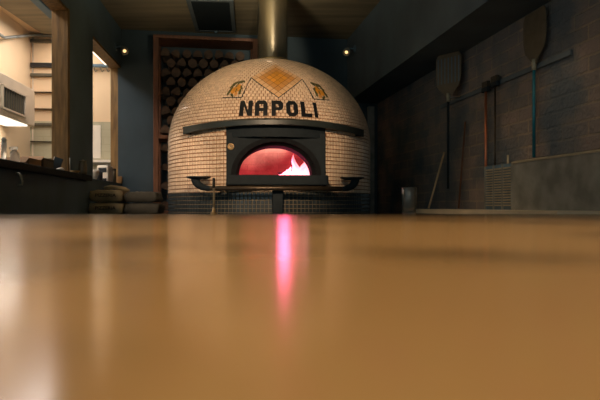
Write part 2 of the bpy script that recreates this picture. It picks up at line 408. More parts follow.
# dome core and running bond mosaic
def dome(u, t, o=0.0):
    nr = Vector((math.cos(t)/R, math.sin(t)/BB)).normalized()
    rr = R*math.cos(t) + nr.x*o; z = Z0 + BB*math.sin(t) + nr.y*o
    return Vector((rr*math.sin(u), -rr*math.cos(u), z))
mb = MB(); nt = 40; n = 96
rings = [[mb.bm.verts.new(dome(2*PI*k/n, (PI/2-0.02)*i/nt)) for k in range(n)] for i in range(nt+1)]
for A, B in zip(rings, rings[1:]):
    for k in range(n):
        f = mb.bm.faces.new((A[k], A[(k+1) % n], B[(k+1) % n], B[k])); f.smooth = True
mb.bm.faces.new(rings[-1])
o_dome = mb.build('dome', M['grout'], oven)
mb = MB(); t = 0.0; row = 0; ph = 0.0255
while t < PI/2 - 0.16:
    ds = math.sqrt((R*math.sin(t))**2 + (BB*math.cos(t))**2); dt = ph/ds
    r = R*math.cos(t+dt/2); n = max(8, int(round(2*PI*r/0.029))); da = 2*PI/n
    for k in range(n):
        am = (k + 0.5*(row % 2))*da; am = am-2*PI if am > PI else am
        if front_only(am) or (abs(math.sin(am))*R < PLW and math.cos(am) > 0 and dome(0, t+dt/2).z < ZC+0.565): continue
        add_tile(mb, dome, am-da/2, am+da/2, t, t+dt, 0.0040/r/2, 0.0040/ds/2, 0.006)
    t += dt; row += 1
mb.build('dome_tiles', M['tile'], o_dome)
# mosaic pieces set into the dome: polygons in picture-like units, wrapped on to it
UPX = 0.00885; U0 = 0.031
def emb(px, py):                              # px right of the sign centre, py = height on the sign (0 at letter foot)
    t = 0.192 + py*0.0113
    return (U0 + px*UPX*math.cos(0.27)/math.cos(t) if False else U0 + px*UPX, t)
def mosaic(mb, poly, mi, grid=None, off=0.0085, sc=0.93):
    """polygon -> cut along a tile grid -> little raised tesserae"""
    b2 = bmesh.new(); b2.faces.new([b2.verts.new((p[0], p[1], 0)) for p in poly])
    if grid:
        gx, gy = grid
        xs = [v.co.x for v in b2.verts]; ys = [v.co.y for v in b2.verts]
        k = math.floor(min(xs)/gx)
        while k*gx < max(xs):
            bmesh.ops.bisect_plane(b2, geom=b2.verts[:]+b2.edges[:]+b2.faces[:], plane_co=(k*gx, 0, 0), plane_no=(1, 0, 0)); k += 1
        k = math.floor(min(ys)/gy)
        while k*gy < max(ys):
            bmesh.ops.bisect_plane(b2, geom=b2.verts[:]+b2.edges[:]+b2.faces[:], plane_co=(0, k*gy, 0), plane_no=(0, 1, 0)); k += 1
    for f in b2.faces:
        c = f.calc_center_median(); pts = [c + (v.co-c)*sc for v in f.verts]
        hi = [mb.bm.verts.new(dome(*emb(p.x, p.y), off)) for p in pts]; lo = [mb.bm.verts.new(dome(*emb(p.x, p.y), 0.001)) for p in pts]
        ff = [mb.bm.faces.new(hi)]
        for i in range(len(pts)): ff.append(mb.bm.faces.new((lo[i], lo[(i+1) % len(pts)], hi[(i+1) % len(pts)], hi[i])))
        for x in ff: x.material_index = mi
    b2.free()
H = 14.5
def letter(ch):
    if ch == 'N': return 13.0, [[(0, 0), (4.3, 0), (4.3, H), (0, H)], [(8.7, 0), (13, 0), (13, H), (8.7, H)], [(4.3, H), (4.3, H-5.2), (8.7, 0), (8.7, 5.2)]]
    if ch == 'A': return 12.6, [[(0, 0), (4.3, 0), (4.3, H), (2.6, H), (0, H-3)], [(8.3, 0), (12.6, 0), (12.6, H-3), (10, H), (8.3, H)], [(4.3, H-3.6), (9, H-3.6), (9, H), (4.3, H)], [(4.3, 4.2), (9, 4.2), (9, 7.2), (4.3, 7.2)]]
    if ch == 'P': return 11.6, [[(0, 0), (4.3, 0), (4.3, H), (0, H)], [(4.3, H-3.6), (9.4, H-3.6), (9.4, H), (4.3, H)], [(4.3, 5.2), (9.4, 5.2), (9.4, 8), (4.3, 8)], [(7.4, 8), (9.4, 5.2), (11.6, 7.4), (11.6, 12.2), (9.4, H), (7.4, H-3.6)]]
    if ch == 'O': return 12.0, [[(0, 3), (4.3, 4), (4.3, H-4), (0, H-3)], [(7.7, 4), (12, 3), (12, H-3), (7.7, H-4)], [(0, H-3), (4.3, H-4), (5, H-3.6), (7, H-3.6), (7.7, H-4), (12, H-3), (9, H), (3, H)], [(0, 3), (3, 0), (9, 0), (12, 3), (7.7, 4), (7, 3.2), (5, 3.2), (4.3, 4)]]
    if ch == 'L': return 11.4, [[(0, 0), (4.3, 0), (4.3, H), (0, H)], [(4.3, 0), (11.4, 0), (11.4, 3.2), (4.3, 3.2)]]
    return 3.7, [[(0, 0), (3.7, 0), (3.7, H), (0, H)]]
for ch, x in zip('NAPOLI', (-40.5, -25.0, -8.6, 6.0, 21.2, 35.4)):
    wd, polys = letter(ch); mb = MB()
    for p in polys: mosaic(mb, [(x+a, b) for a, b in p], 0, (3.9, 2.95), 0.0085, 1.0)
    mb.build('letter', M['letter'], o_dome)
# golden diamond
DC = (-1.2, 41.5); DWX, DWY = 32.5, 24.0
def dia(a, b): return (DC[0] + (a-b)*DWX*0.5, DC[1] + (a+b)*DWY*0.5)   # a,b in -1..1
mb = MB(); N6 = 7; st = 2.0/N6
for i in range(N6):
    for j in range(N6):
        a0, b0 = -1+i*st, -1+j*st
        d = max(abs(i-3), abs(j-3)); d2 = abs(i-3)+abs(j-3)
        mi = 0 if d <= 1 else (1 if d == 2 and d2 <= 3 or d == 2 and (i+j) % 2 == 0 else 2)
        if d == 3: mi = 2
        mosaic(mb, [dia(a0, b0), dia(a0+st, b0), dia(a0+st, b0+st), dia(a0, b0+st)], mi, None, 0.009, 0.90)
        mosaic(mb, [dia(a0, b0), dia(a0+st, b0), dia(a0+st, b0+st), dia(a0, b0+st)], 3, None, 0.0078, 1.0)
mb.build('diamond_emblem', [M['gold'], M['amber'], M['sand'], M['umber']], o_dome)
def line(mb, p, q, wd, mi=0):
    p, q = Vector((p[0], p[1], 0)), Vector((q[0], q[1], 0)); d = (q-p).normalized(); nn = Vector((-d.y, d.x, 0))*wd/2
    k = max(1, int((q-p).length/4))
    for i in range(k):
        A, B = p+(q-p)*i/k, p+(q-p)*(i+1)/k
        mosaic(mb, [tuple((A+nn)[:2]), tuple((B+nn)[:2]), tuple((B-nn)[:2]), tuple((A-nn)[:2])], mi, None, 0.0095)
mb = MB()
L_, B_, R_ = dia(-1, 1), dia(-1, -1), dia(1, -1)
line(mb, L_, B_, 0.7); line(mb, B_, R_, 0.7)
line(mb, L_, (-40.0, 18), 0.7); line(mb, R_, (38.0, 18), 0.7); line(mb, (-40.0, 18), (-62, 19), 0.6); line(mb, (38.0, 18), (58, 19), 0.6)
mb.build('border_line', M['letter'], o_dome)
def ell(cx, cy, a, b, ang, n=8):
    return [(cx + a*math.cos(2*PI*k/n)*math.cos(ang) - b*math.sin(2*PI*k/n)*math.sin(ang), cy + a*math.cos(2*PI*k/n)*math.sin(ang) + b*math.sin(2*PI*k/n)*math.cos(ang)) for k in range(n)]
for s in (-1, 1):
    mb = MB()
    for (cx, cy, a, b, g, mi) in ((45, 31, 3.4, 4.4, 0.3, 0), (49.5, 28, 3.0, 4.2, 0.5, 0), (42, 26, 1.6, 3.4, 0.1, 1), (44, 38, 5.2, 1.7, -0.2, 1), (50, 36.5, 4.2, 1.6, -0.5, 1),
                                  (54, 27, 1.5, 4.6, 0.5, 1), (50, 22.5, 2.6, 1.3, 0.7, 1), (47, 33.5, 1.2, 3.0, 0.6, 1), (41.5, 31, 1.3, 2.6, -0.3, 1), (46.5, 27.5, 0.9, 2.6, 0.2, 1), (46, 24, 2.0, 2.6, 0.2, 2), (53, 32.5, 2.8, 1.3, -0.7, 1)):
        mosaic(mb, ell(s*cx*1.03, cy-1.5, a, b, s*g), mi, (3.2, 3.2), 0.0085)
    mb.build('fruit_emblem', [M['gold'], M['leaf'], M['amber']], o_dome)
# front plate with the arched mouth
PD = 0.745; MW, MH, MZ = 0.254, 0.209, ZC+0.211
PZ0, PZ1 = ZC+0.135, ZC+0.50
def arch(wd, ht, n=28): return [(wd*math.cos(PI*k/n), MZ + ht*math.sin(PI*k/n)) for k in range(n+1)]
def plate(y, wd, z0, z1, mw, mh, mb):
    a = arch(mw, mh); out = []
    for k, (x, z) in enumerate(a):
        g = PI*k/(len(a)-1); c, s_ = math.cos(g), math.sin(g)
        f = min(wd/abs(c) if abs(c) > 1e-6 else 1e9, (z1-MZ)/s_ if s_ > 1e-6 else 1e9)
        out.append((c*f, MZ + s_*f))
    av = [mb.bm.verts.new((p[0], y, p[1])) for p in a]; ov = [mb.bm.verts.new((p[0], y, p[1])) for p in out]
    for k in range(len(a)-1): mb.bm.faces.new((av[k], av[k+1], ov[k+1], ov[k]))
    # corners
    for k in range(len(a)-1):
        (x1, zz1), (x2, zz2) = out[k], out[k+1]
        if abs(x1-x2) > 1e-4 and abs(zz1-zz2) > 1e-4:
            cv = mb.bm.verts.new((math.copysign(wd, x1 if abs(x1) > abs(x2) else x2), y, z1)); mb.bm.faces.new((ov[k], ov[k+1], cv))
    lw = [mb.bm.verts.new((s*wd, y, z0)) for s in (1, -1)]
    mb.bm.faces.new((ov[0], av[0], av[-1], ov[-1], lw[1], lw[0]))
mb = MB(); plate(-PD, PLW, PZ0, PZ1, MW+0.02, MH+0.02, mb)
for s in (-1, 1): mb.quad([(s*PLW, -PD, PZ0), (s*PLW, -PD, PZ1), (s*PLW, -0.66, PZ1), (s*PLW, -0.66, PZ0)])
o_plate = mb.build('front_plate', M['black_metal'], oven)
# curved black lintel under the brow
mb = MB(); nn = 24; ul = math.asin(PLW/R)
rg = [[mb.bm.verts.new((r_*math.sin(-ul+2*ul*k/nn), -r_*math.cos(-ul+2*ul*k/nn), z)) for k in range(nn+1)] for r_, z in ((0.70, ZC+0.468), (R+0.004, ZC+0.468), (R+0.006, ZC+0.57), (0.72, ZC+0.575))]
for A, B in zip(rg, rg[1:]):
    for k in range(nn): mb.bm.faces.new((A[k], A[k+1], B[k+1], B[k]))
mb.build('lintel', M['black_metal'], o_plate)
# raised arch moulding
mb = MB(); A0, A1 = arch(MW+0.02, MH+0.02), arch(MW+0.055, MH+0.05)
for k in range(len(A0)-1):
    for (y, P, Q) in ((-PD-0.012, A0, A1),):
        mb.quad([(P[k][0], y, P[k][1]), (P[k+1][0], y, P[k+1][1]), (Q[k+1][0], y, Q[k+1][1]), (Q[k][0], y, Q[k][1])])
    mb.quad([(A1[k][0], -PD-0.012, A1[k][1]), (A1[k+1][0], -PD-0.012, A1[k+1][1]), (A1[k+1][0], -PD+0.001, A1[k+1][1]), (A1[k][0], -PD+0.001, A1[k][1])])
    mb.quad([(A0[k][0], -PD-0.012, A0[k][1]), (A0[k+1][0], -PD-0.012, A0[k+1][1]), (A0[k+1][0], -PD+0.05, A0[k+1][1]), (A0[k][0], -PD+0.05, A0[k][1])])
mb.build('arch_moulding', M['soot'], o_plate)
# short throat, then the brick chamber
mb = MB(); T0, T1 = arch(MW+0.02, MH+0.02), arch(MW, MH)
for k in range(len(T0)-1):
    mb.quad([(T0[k][0], -PD+0.02, T0[k][1]), (T0[k+1][0], -PD+0.02, T0[k+1][1]), (T1[k+1][0], -0.69, T1[k+1][1]), (T1[k][0], -0.69, T1[k][1])])
    mb.quad([(T1[k][0], -0.69, T1[k][1]), (T1[k+1][0], -0.69, T1[k+1][1]), (T1[k+1][0]*1.04, -0.48, T1[k+1][1]), (T1[k][0]*1.04, -0.48, T1[k][1])])
mb.build('mouth_throat', M['soot'], oven)
mb = MB(); L = mb.bm.loops.layers.uv.verify(); CR, CH = 0.56, 0.40; n, nt = 64, 20
def chp(u, t): return Vector((CR*math.cos(t)*math.sin(u), -CR*math.cos(t)*math.cos(u), MZ-0.002+CH*math.sin(t)))
for k in range(n):
    for i in range(nt):
        u0, u1, t0, t1 = 2*PI*k/n, 2*PI*(k+1)/n, PI/2*i/nt, PI/2*(i+1)/nt
        c = chp((u0+u1)/2, (t0+t1)/2)
        if c.y < -0.36 and abs(c.x) < MW*1.05 and (c.z-MZ) < MH: continue
        f = mb.quad([chp(u0, t0), chp(u1, t0), chp(u1, t1), chp(u0, t1)]); f.smooth = True
        for l, (a_, b_) in zip(f.loops, ((u0, t0), (u1, t0), (u1, t1), (u0, t1))): l[L].uv = (a_*CR, b_*0.5)
mb.build('brick_chamber', M['fire_brick'], oven, recalc=False)
mb = MB()
mb.lathe([(0, MZ-0.004), (CR+0.02, MZ-0.004)], 48); f = mb.quad([(-MW-.02, -PD-0.02, MZ-0.004), (MW+.02, -PD-0.02, MZ-0.004), (MW+.02, -0.45, MZ-0.004), (-MW-.02, -0.45, MZ-0.004)])
mb.build('hearth_floor', M['fire_brick'], oven, uv=True)
# mouth ledge and its post
mb = MB(); mb.box(-0.338, 0.338, -0.90, -0.72, ZC+0.138, MZ-0.006, 0.008); mb.build('mouth_ledge', M['black_metal'], oven)
mb = MB(); mb.box(-0.035, 0.035, -0.89, -0.82, 0.0, ZC+0.138, 0.006); mb.build('ledge_post', M['black_metal'], oven)
# brow hood
mb = MB(); nn = 48; PH = math.radians(47)
prof = []
for k in range(nn+1):
    u = -PH + 2*PH*k/nn; e = (abs(u)/PH)**2
    zb, zt = ZC + 0.538 - 0.040*e, ZC + 0.578 - 0.026*e
    prof.append([((R-0.012), zt+0.020), (R+0.07, zt), (R+0.078, zt-0.006), (R+0.078, zb+0.004), (R+0.07, zb), (R+0.062, zb+0.004), (R+0.060, zt-0.012), (R-0.012, zt+0.006)])
rings = [[mb.bm.verts.new((r*math.sin(-PH+2*PH*k/nn), -r*math.cos(-PH+2*PH*k/nn), z)) for r, z in P] for k, P in enumerate(prof)]
for A, B in zip(rings, rings[1:]):
    m_ = len(A)
    for i in range(m_): mb.bm.faces.new((A[i], A[(i+1) % m_], B[(i+1) % m_], B[i]))
mb.bm.faces.new(rings[0]); mb.bm.faces.new(rings[-1][::-1])
o_hood = mb.build('brow_hood', M['hood'], oven)
for s in (-1, 1):
    u = s*PH; mb = MB()
    mb.quad([((R-0.02)*math.sin(u), -(R-0.02)*math.cos(u), ZC+0.575), ((R+0.078)*math.sin(u), -(R+0.078)*math.cos(u), ZC+0.552), ((R+0.078)*math.sin(u), -(R+0.078)*math.cos(u), ZC+0.498), ((R-0.02)*math.sin(u), -(R-0.02)*math.cos(u), ZC+0.51)])
    bmesh.ops.solidify(mb.bm, geom=mb.bm.faces[:], thickness=0.008)
    mb.build('hood_end', M['hood'], o_hood)
# thermometer
mb = MB(); mb.lathe([(0, 0.012), (0.014, 0.012), (0.017, 0.018), (0.021, 0.016), (0.023, 0.0)], 24)
mb.xform(Matrix.Translation((-0.31, -PD, ZC+0.403)) @ Matrix.Rotation(PI/2, 4, 'X')); og = mb.build('gauge', M['brass'], oven)
mb = MB(); mb.box(-0.002, 0.002, -0.008, 0.008, 0.012, 0.0145); mb.xform(Matrix.Translation((-0.31, -PD, ZC+0.403)) @ Matrix.Rotation(PI/2, 4, 'X') @ Matrix.Rotation(0.7, 4, 'Z')); mb.build('needle', M['letter'], og)
# curved tool rail with raised end plates
RR = 0.935; PE = math.radians(28.5); zr = ZC+0.116
mb = MB()
pts = [(RR*math.sin(u), -RR*math.cos(u), zr) for u in [-PE+2*PE*k/40 for k in range(41)]]
mb.tube(pts, 0.017, 14); o_rail = mb.build('tool_rail', M['bronze'], oven)
for s in (-1, 1):
    mb = MB(); path = []
    for k in range(11):
        q = k/10; u = s*(PE + 0.135*math.sin(q*PI/2) - 0.01); path.append((RR*math.sin(u), -RR*math.cos(u), zr + 0.066*(1-math.cos(q*PI/2))))
    mb.tube(path, [0.017+0.014*(k/10) for k in range(11)], 14); br = mb.build('bracket', M['black_metal'], o_rail)
    mb = MB(); u = s*(PE+0.115)
    mb.lathe([(0, -0.014), (0.05, -0.012), (0.082, 0.0), (0.084, 0.006), (0.0, 0.006)], 32, ((RR-0.02)*math.sin(u), -(RR-0.02)*math.cos(u), zr+0.076)); mb.build('end_plate', M['black_metal'], o_rail)
for u in (-0.45, 0.45):
    mb = MB(); mb.tube([(RR*math.sin(u), -RR*math.cos(u), zr), ((R-0.01)*math.sin(u), -(R-0.01)*math.cos(u), zr)], 0.011); mb.build('rail_stay', M['black_metal'], o_rail)
# flue
mb = MB(); mb.lathe([(0.121, 2.08), (0.121, CEIL-0.001)], 48, (0.02, 0, 0)); o_fl = mb.build('flue_pipe', M['flue'], oven)
mb = MB(); mb.lathe([(0.122, 2.085), (0.14, 2.085), (0.14, 2.105), (0.122, 2.115)], 48, (0.02, 0, 0)); mb.build('flue_collar', M['flue'], o_fl)

# the fire inside
fire = thing('wood_fire', 'bright pink and white wood fire burning at right inside the oven mouth', 'fire', (0, 0, 0))
FO = frame(OX, OY, 0, YAW_O)
fire.matrix_world = FO @ Matrix.Translation((0.215, -0.16, MZ))
def flame_mat():
    N = NT('flame'); b = N.b
    tc = N.new('ShaderNodeTexCoord'); sp = N.new('ShaderNodeSeparateXYZ'); N.link(tc.outputs['Object'], sp.inputs[0])
    rp = N.new('ShaderNodeValToRGB'); mr = N.new('ShaderNodeMapRange'); mr.inputs[1].default_value = 0.0; mr.inputs[2].default_value = 0.16
    N.link(sp.outputs['Z'], mr.inputs[0]); N.link(mr.outputs[0], rp.inputs[0])
    rp.color_ramp.elements[0].color = (1.0, 0.52, 0.60, 1); rp.color_ramp.elements[1].color = (1.0, 0.22, 0.25, 1)
    rp.color_ramp.elements[0].position = 0.25
    N.link(rp.outputs[0], b.inputs['Emission Color']); b.inputs['Emission Strength'].default_value = 1.7
    b.inputs['Base Color'].default_value = (0.8, 0.4, 0.4, 1)
    return N.m
MF = flame_mat()
for (x, y, h, r, ln) in ((-0.135, 0.03, 0.045, 0.030, 0.010), (-0.10, 0.0, 0.085, 0.026, 0.012), (-0.065, -0.03, 0.065, 0.030, -0.008), (-0.045, 0.02, 0.135, 0.024, 0.010),
                         (-0.01, -0.01, 0.165, 0.026, -0.012), (0.02, -0.04, 0.090, 0.034, 0.008), (0.035, 0.02, 0.150, 0.024, 0.012), (0.07, -0.02, 0.120, 0.028, -0.010),
                         (0.095, 0.03, 0.135, 0.026, 0.010), (0.125, 0.0, 0.095, 0.030, 0.006), (0.155, 0.02, 0.070, 0.030, -0.008), (0.06, -0.07, 0.050, 0.045, 0.0), (-0.03, -0.06, 0.040, 0.045, 0.005), (0.13, -0.05, 0.045, 0.040, 0.0)):
    mb = MB(); n = 14; rg = []
    for i in range(11):
        q = i/10; rad = 1.15*r*(math.sin(PI*min(1, 0.25+q*0.75))**0.9)*(1-q*0.35)*(1.0 if i < 10 else 0.05)
        cx = ln*q*q*3 + 0.012*math.sin(q*7+x*40); rg.append([mb.bm.verts.new((x+cx+rad*math.cos(2*PI*k/n)*(1+0.15*math.sin(3*k+q*9)), y+rad*0.7*math.sin(2*PI*k/n), q*h*1.18)) for k in range(n)])
    for A, B in zip(rg, rg[1:]):
        for k in range(n): mb.bm.faces.new((A[k], A[(k+1) % n], B[(k+1) % n], B[k])).smooth = True
    mb.bm.faces.new(rg[0]); mb.bm.faces.new(rg[-1])
    mb.build('flame', MF, fire)
for (ax, ay, bx, by, z) in ((-0.16, 0.10, 0.14, 0.05, 0.03), (-0.02, 0.12, 0.16, -0.05, 0.05)):
    mb = MB(); mb.tube([(ax, ay, z), ((ax+bx)/2, (ay+by)/2+0.01, z+0.004), (bx, by, z)], [0.03, 0.033, 0.028], 10); mb.build('burning_log', M['ember'], fire)
p = FO @ Vector((0.06, 0.16, MZ+0.345))
lamp('fire_glow_lamp', 'SPOT', FO @ Vector((0.18, -0.12, MZ+0.14)), 26.0, (1.0, 0.80, 0.62), FO @ Vector((0.0, 0.27, MZ+0.36)), 0.04, math.radians(62), 1.0)
lamp('ember_glow_lamp', 'POINT', FO @ Vector((0.10, -0.18, MZ+0.10)), 4.0, (1.0, 0.10, 0.24), size=0.05)

# ------------------------------------------------------------------ firewood rack behind the oven
RK = frame(-1.37, 5.60, 0, YAW_R)              # front left corner of the rack
RWD, RDP, RTOP, RSH = 0.98, 0.33, ZC+1.575, ZC+0.665
rack = thing('firewood_rack', 'tall wooden firewood rack against the back wall left of the oven', 'rack')
rack.matrix_world = RK
def rb(name, *a):
    mb = MB(); mb.box(*a, 0.004); return mb.build(name, M['rack_wood'], rack)
for x in (0.0, RWD-0.05):
    rb('upright', x, x+0.05, 0, 0.05, 0, RTOP); rb('upright', x, x+0.05, RDP-0.05, RDP, 0, RTOP)
rb('top_board', 0, RWD, 0, RDP, RTOP, RTOP+0.03)
rb('shelf', 0.0, RWD, 0.002, RDP, RSH-0.035, RSH); rb('shelf', 0.0, RWD, 0.002, RDP, 0.86, 0.89)
def log_mesh(r, kind):
    mb = MB(); n = 10; ln = 0.29
    if kind == 0: pts = [(r*math.cos(2*PI*k/n)*random.uniform(.88, 1.0), r*math.sin(2*PI*k/n)*random.uniform(.88, 1.0)) for k in range(n)]
    elif kind == 1: pts = [(r*math.cos(PI*k/7)*random.uniform(.93, 1), r*1.35*math.sin(PI*k/7)-r*0.6) for k in range(8)]
    else: pts = [(-r*.85, -r*.65), (r*.85, -r*.6), (r*.9, r*.2), (r*.35, r*.95), (-r*.3, r*.95), (-r*.9, r*.1)]
    a = [mb.bm.verts.new((x, 0, z)) for x, z in pts]
    mid = [mb.bm.verts.new((x*random.uniform(.94, 1.03), ln*0.5, z*random.uniform(.94, 1.03))) for x, z in pts]
    b = [mb.bm.verts.new((x*.96, ln, z*.96)) for x, z in pts]
    m_ = len(pts)
    mb.bm.faces.new(a).material_index = 1; mb.bm.faces.new(b[::-1]).material_index = 1
    for P, Q in ((a, mid), (mid, b)):
        for k in range(m_): mb.bm.faces.new((P[k], Q[k], Q[(k+1) % m_], P[(k+1) % m_])).material_index = 0
    return mb
proto = []
for kind in (0, 1, 2, 0, 2):
    proto.append(log_mesh(0.045, kind))
meshes = []
for q in proto:
    o = q.build('firewood_log', [M['bark'], M['log_end']]); meshes.append(o.data); bpy.data.objects.remove(o)
def stack_logs(xa, xb, za, zb, label, group):
    d = 0.100; row = 0; z = za+0.050
    while z + 0.05 <= zb:
        x = xa + 0.053 + (0.052 if row % 2 else 0)
        while x + 0.052 <= xb:
            o = bpy.data.objects.new('firewood_log', random.choice(meshes)); COL.objects.link(o)
            s = random.uniform(0.96, 1.06)
            o.matrix_world = RK @ Matrix.Translation((x, random.uniform(0.005, 0.03), z)) @ Matrix.Rotation(random.uniform(-0.5, 0.5), 4, 'Y') @ Matrix.Diagonal((s, 1, s, 1))
            tag(o, label, 'firewood', group); x += d
        z += 0.0905; row += 1
stack_logs(0.056, RWD-0.056, RSH, RTOP-0.01, 'split firewood log in the dim upper bay of the wooden rack', 'logs in the upper bay')
stack_logs(0.056, 0.38, 0.89, RSH-0.04, 'split firewood log in the orange lit lower bay beside the oven', 'logs in the lower bay')

# ------------------------------------------------------------------ ceiling vent and the two spotlights
vent = thing('ceiling_vent', 'black rectangular ceiling vent with a grey frame left of the flue', 'vent')
vent.matrix_world = frame(-0.785, 5.42, CEIL, YAW_L)
mb = MB(); mb.box(-0.16, 0.16, -0.42, 0.42, -0.03, -0.001); mb.build('vent_panel', M['black_metal'], vent)
mb = MB()
for a in ((-0.195, -0.16, -0.45, 0.45), (0.16, 0.195, -0.45, 0.45), (-0.16, 0.16, 0.42, 0.45), (-0.16, 0.16, -0.45, -0.42)): mb.box(*a, -0.035, -0.001)
mb.build('vent_frame', M['charcoal'], vent)
mb = MB(); mb.lathe([(0, -0.05), (0.014, -0.045), (0.018, -0.03), (0, -0.03)], 16, (0.0, 0.435, -0.003)); mb.build('latch', M['black'], vent)
def spot(mx, label, sg=1):
    t_ = thing('spotlight', label, 'light', group='small spotlights'); t_.matrix_world = mx
    mb = MB(); mb.lathe([(0, 0), (0.035, 0), (0.035, 0.012), (0, 0.014)], 24); mb.xform(Matrix.Rotation(PI/2, 4, 'Y')); mb.build('wall_plate', M['black'], t_)
    mb = MB(); mb.tube([(0.01, 0, 0), (0.05, 0, 0.005), (0.075, 0, -0.02)], 0.008); mb.build('arm', M['black'], t_)
    aim = Matrix.Translation((0.085, 0, -0.03)) @ Vector((0.35, -0.75*sg, -0.55)).to_track_quat('Z', 'Y').to_matrix().to_4x4()
    mb = MB(); mb.lathe([(0, -0.05), (0.026, -0.045), (0.034, -0.01), (0.036, 0.035), (0.031, 0.035), (0.028, 0.02)], 24); mb.xform(aim); h = mb.build('lamp_head', M['dark_steel'], t_)
    mb = MB(); mb.lathe([(0, 0.024), (0.010, 0.023), (0.016, 0.018)], 20); mb.xform(aim); mb.build('lens', M['bulb'], h)
k = kpt(CF, 5.62, ZC+1.49); spot(Matrix.Translation(k) @ Matrix.Rotation(YAW_L, 4, 'Z'), 'small round spotlight on the dark wall above the kitchen opening')
sx = soffx(5.92); spot(Matrix.Translation((sx, 5.92, ZC+1.55)) @ Matrix.Rotation(YAW_R+PI, 4, 'Z'), 'small glinting spotlight on the dark soffit right of the flue', -1)

# ------------------------------------------------------------------ kitchen beyond the partition
def kthing(name, label, cat, c, y, z, group=None):
    t_ = thing(name, label, cat, group=group); t_.matrix_world = Matrix.Translation(kpt(c, y, z)) @ Matrix.Rotation(YAW_L, 4, 'Z'); return t_
ct = kthing('service_counter', 'black raised service counter under the kitchen opening at left', 'counter', 1.52, 3.5, 0)
mb = MB(); mb.box(-0.25, 0.335, -0.80, 0.58, 0, 1.115); mb.box(0.275, 0.335, 0.58, 0.82, 0, 1.115); mb.build('counter_body', M['black'], ct)
mb = MB(); mb.box(-0.27, 0.37, -0.82, 0.60, 1.115, 1.155, 0.005); mb.box(0.268, 0.37, 0.60, 0.84, 1.115, 1.155); mb.build('counter_top', M['black_metal'], ct)
CT = 1.155
# extractor hood
hd = kthing('extractor_hood', 'large stainless extractor hood hanging in the lit kitchen', 'extractor hood', 2.0, 4.2, 0)
mb = MB(); mb.box(-0.225, 0.0, -1.6, 1.38, ZC+0.735, ZC+1.075, 0.006); mb.build('hood_body', M['kit_steel'], hd)
mb = MB()
for i in range(9): mb.box(0.0, 0.010, 0.65+i*0.051, 0.65+i*0.051+0.016, ZC+0.80, ZC+0.965, mi=1)
mb.box(-0.002, 0.004, 0.64, 1.11, ZC+0.80, ZC+0.965, mi=2)
for a in ((0.62, 1.13, 0.785, 0.80), (0.62, 1.13, 0.965, 0.98), (0.62, 0.64, 0.785, 0.98), (1.11, 1.13, 0.785, 0.98)): mb.box(-0.002, 0.016, a[0], a[1], ZC+a[2], ZC+a[3], mi=0)
mb.build('vent_grille', [M['kit_steel'], M['grille'], M['letter']], hd)
mb = MB(); mb.box(-0.21, -0.02, -1.5, 1.25, ZC+0.722, ZC+0.736); mb.build('light_panel', M['hoodlight'], hd)
# pipe along the wall
mb = MB(); mb.tube([kpt(2.19, 4.7, ZC+1.50), kpt(2.19, 5.35, ZC+1.50), kpt(2.17, 6.05, ZC+1.725), kpt(1.5, 6.12, ZC+1.725)], 0.014)
tag(mb.build('wall_pipe', M['dark_steel']), 'thin dark pipe bent round the kitchen wall above the hood', 'pipe')
# black ceiling duct in the kitchen
mb = MB(); kbox(mb, 1.74, 1.82, 2.4, 5.45, ZC+1.70, KCEIL-0.002, 0.006)
tag(mb.build('ceiling_track', M['black']), 'black lighting track along the kitchen ceiling above the first opening', 'track')
# steel shelving on the far kitchen wall
sh = kthing('shelving_rack', 'open metal shelving rack against the far kitchen wall', 'shelving', 1.98, 6.0, 0)
for z, th, m_ in ((1.735, 0.02, 'grille'), (1.68, 0.03, 'grille'), (1.435, 0.045, 'letter'), (1.335, 0.03, 'grille'), (1.16, 0.009, 'bronze'), (0.99, 0.009, 'bronze'), (0.83, 0.03, 'grille'), (0.655, 0.010, 'bronze'), (0.48, 0.010, 'bronze')):
    mb = MB(); mb.box(-0.25, 0.22, 0.11, 0.15, ZC+z-th/2, ZC+z+th/2, 0.003); mb.build('shelf', M[m_], sh)
for x in (-0.235, 0.21):
    mb = MB(); mb.tube([(x, 0.14, 0), (x, 0.14, ZC+1.75)], 0.007); mb.build('post', M['kit_steel'], sh)
# things on the service counter
t_ = kthing('spray_bottle', 'white trigger spray bottle standing on the service counter', 'bottle', 1.30, 3.32, CT)
mb = MB(); mb.lathe([(0, 0), (0.024, 0), (0.026, 0.006), (0.026, 0.055), (0.020, 0.072), (0.010, 0.082), (0.010, 0.092), (0, 0.092)], 20); mb.build('bottle_body', M['milky'], t_)
mb = MB(); mb.box(-0.028, 0.014, -0.008, 0.008, 0.090, 0.108, 0.003); hd_ = mb.build('spray_head', M['milky'], t_)
mb = MB(); mb.tube([(-0.012, 0, 0.092), (-0.024, 0, 0.075), (-0.022, 0, 0.064)], 0.004, 8); mb.build('trigger', M['white'], hd_)
t_ = kthing('tall_cylinder_dispenser', 'pale slim dispenser at the left edge of the service counter', 'dispenser', 1.30, 3.17, CT)
mb = MB(); mb.lathe([(0, 0), (0.013, 0), (0.013, 0.12), (0, 0.12)], 16); mb.build('dispenser_body', M['milky'], t_)
mb = MB(); mb.lathe([(0, 0.12), (0.012, 0.122), (0.014, 0.132), (0.008, 0.142), (0, 0.144)], 16); mb.build('dispenser_cap', M['white'], t_)
t_ = kthing('cardboard_box', 'open brown cardboard box on the service counter beside the dark box', 'box', 1.32, 3.50, CT)
mb = MB(); mb.box(-0.065, 0.065, -0.10, 0.10, 0, 0.055); mb.build('box_body', M['card'], t_)
for s in (-1, 1):
    mb = MB(); mb.box(-0.065, 0.065, 0, 0.06, 0, 0.003); mb.xform(Matrix.Translation((0, s*0.10, 0.054)) @ Matrix.Rotation(0.45 if s > 0 else PI+0.5, 4, 'X')); mb.build('flap', M['card'], t_)
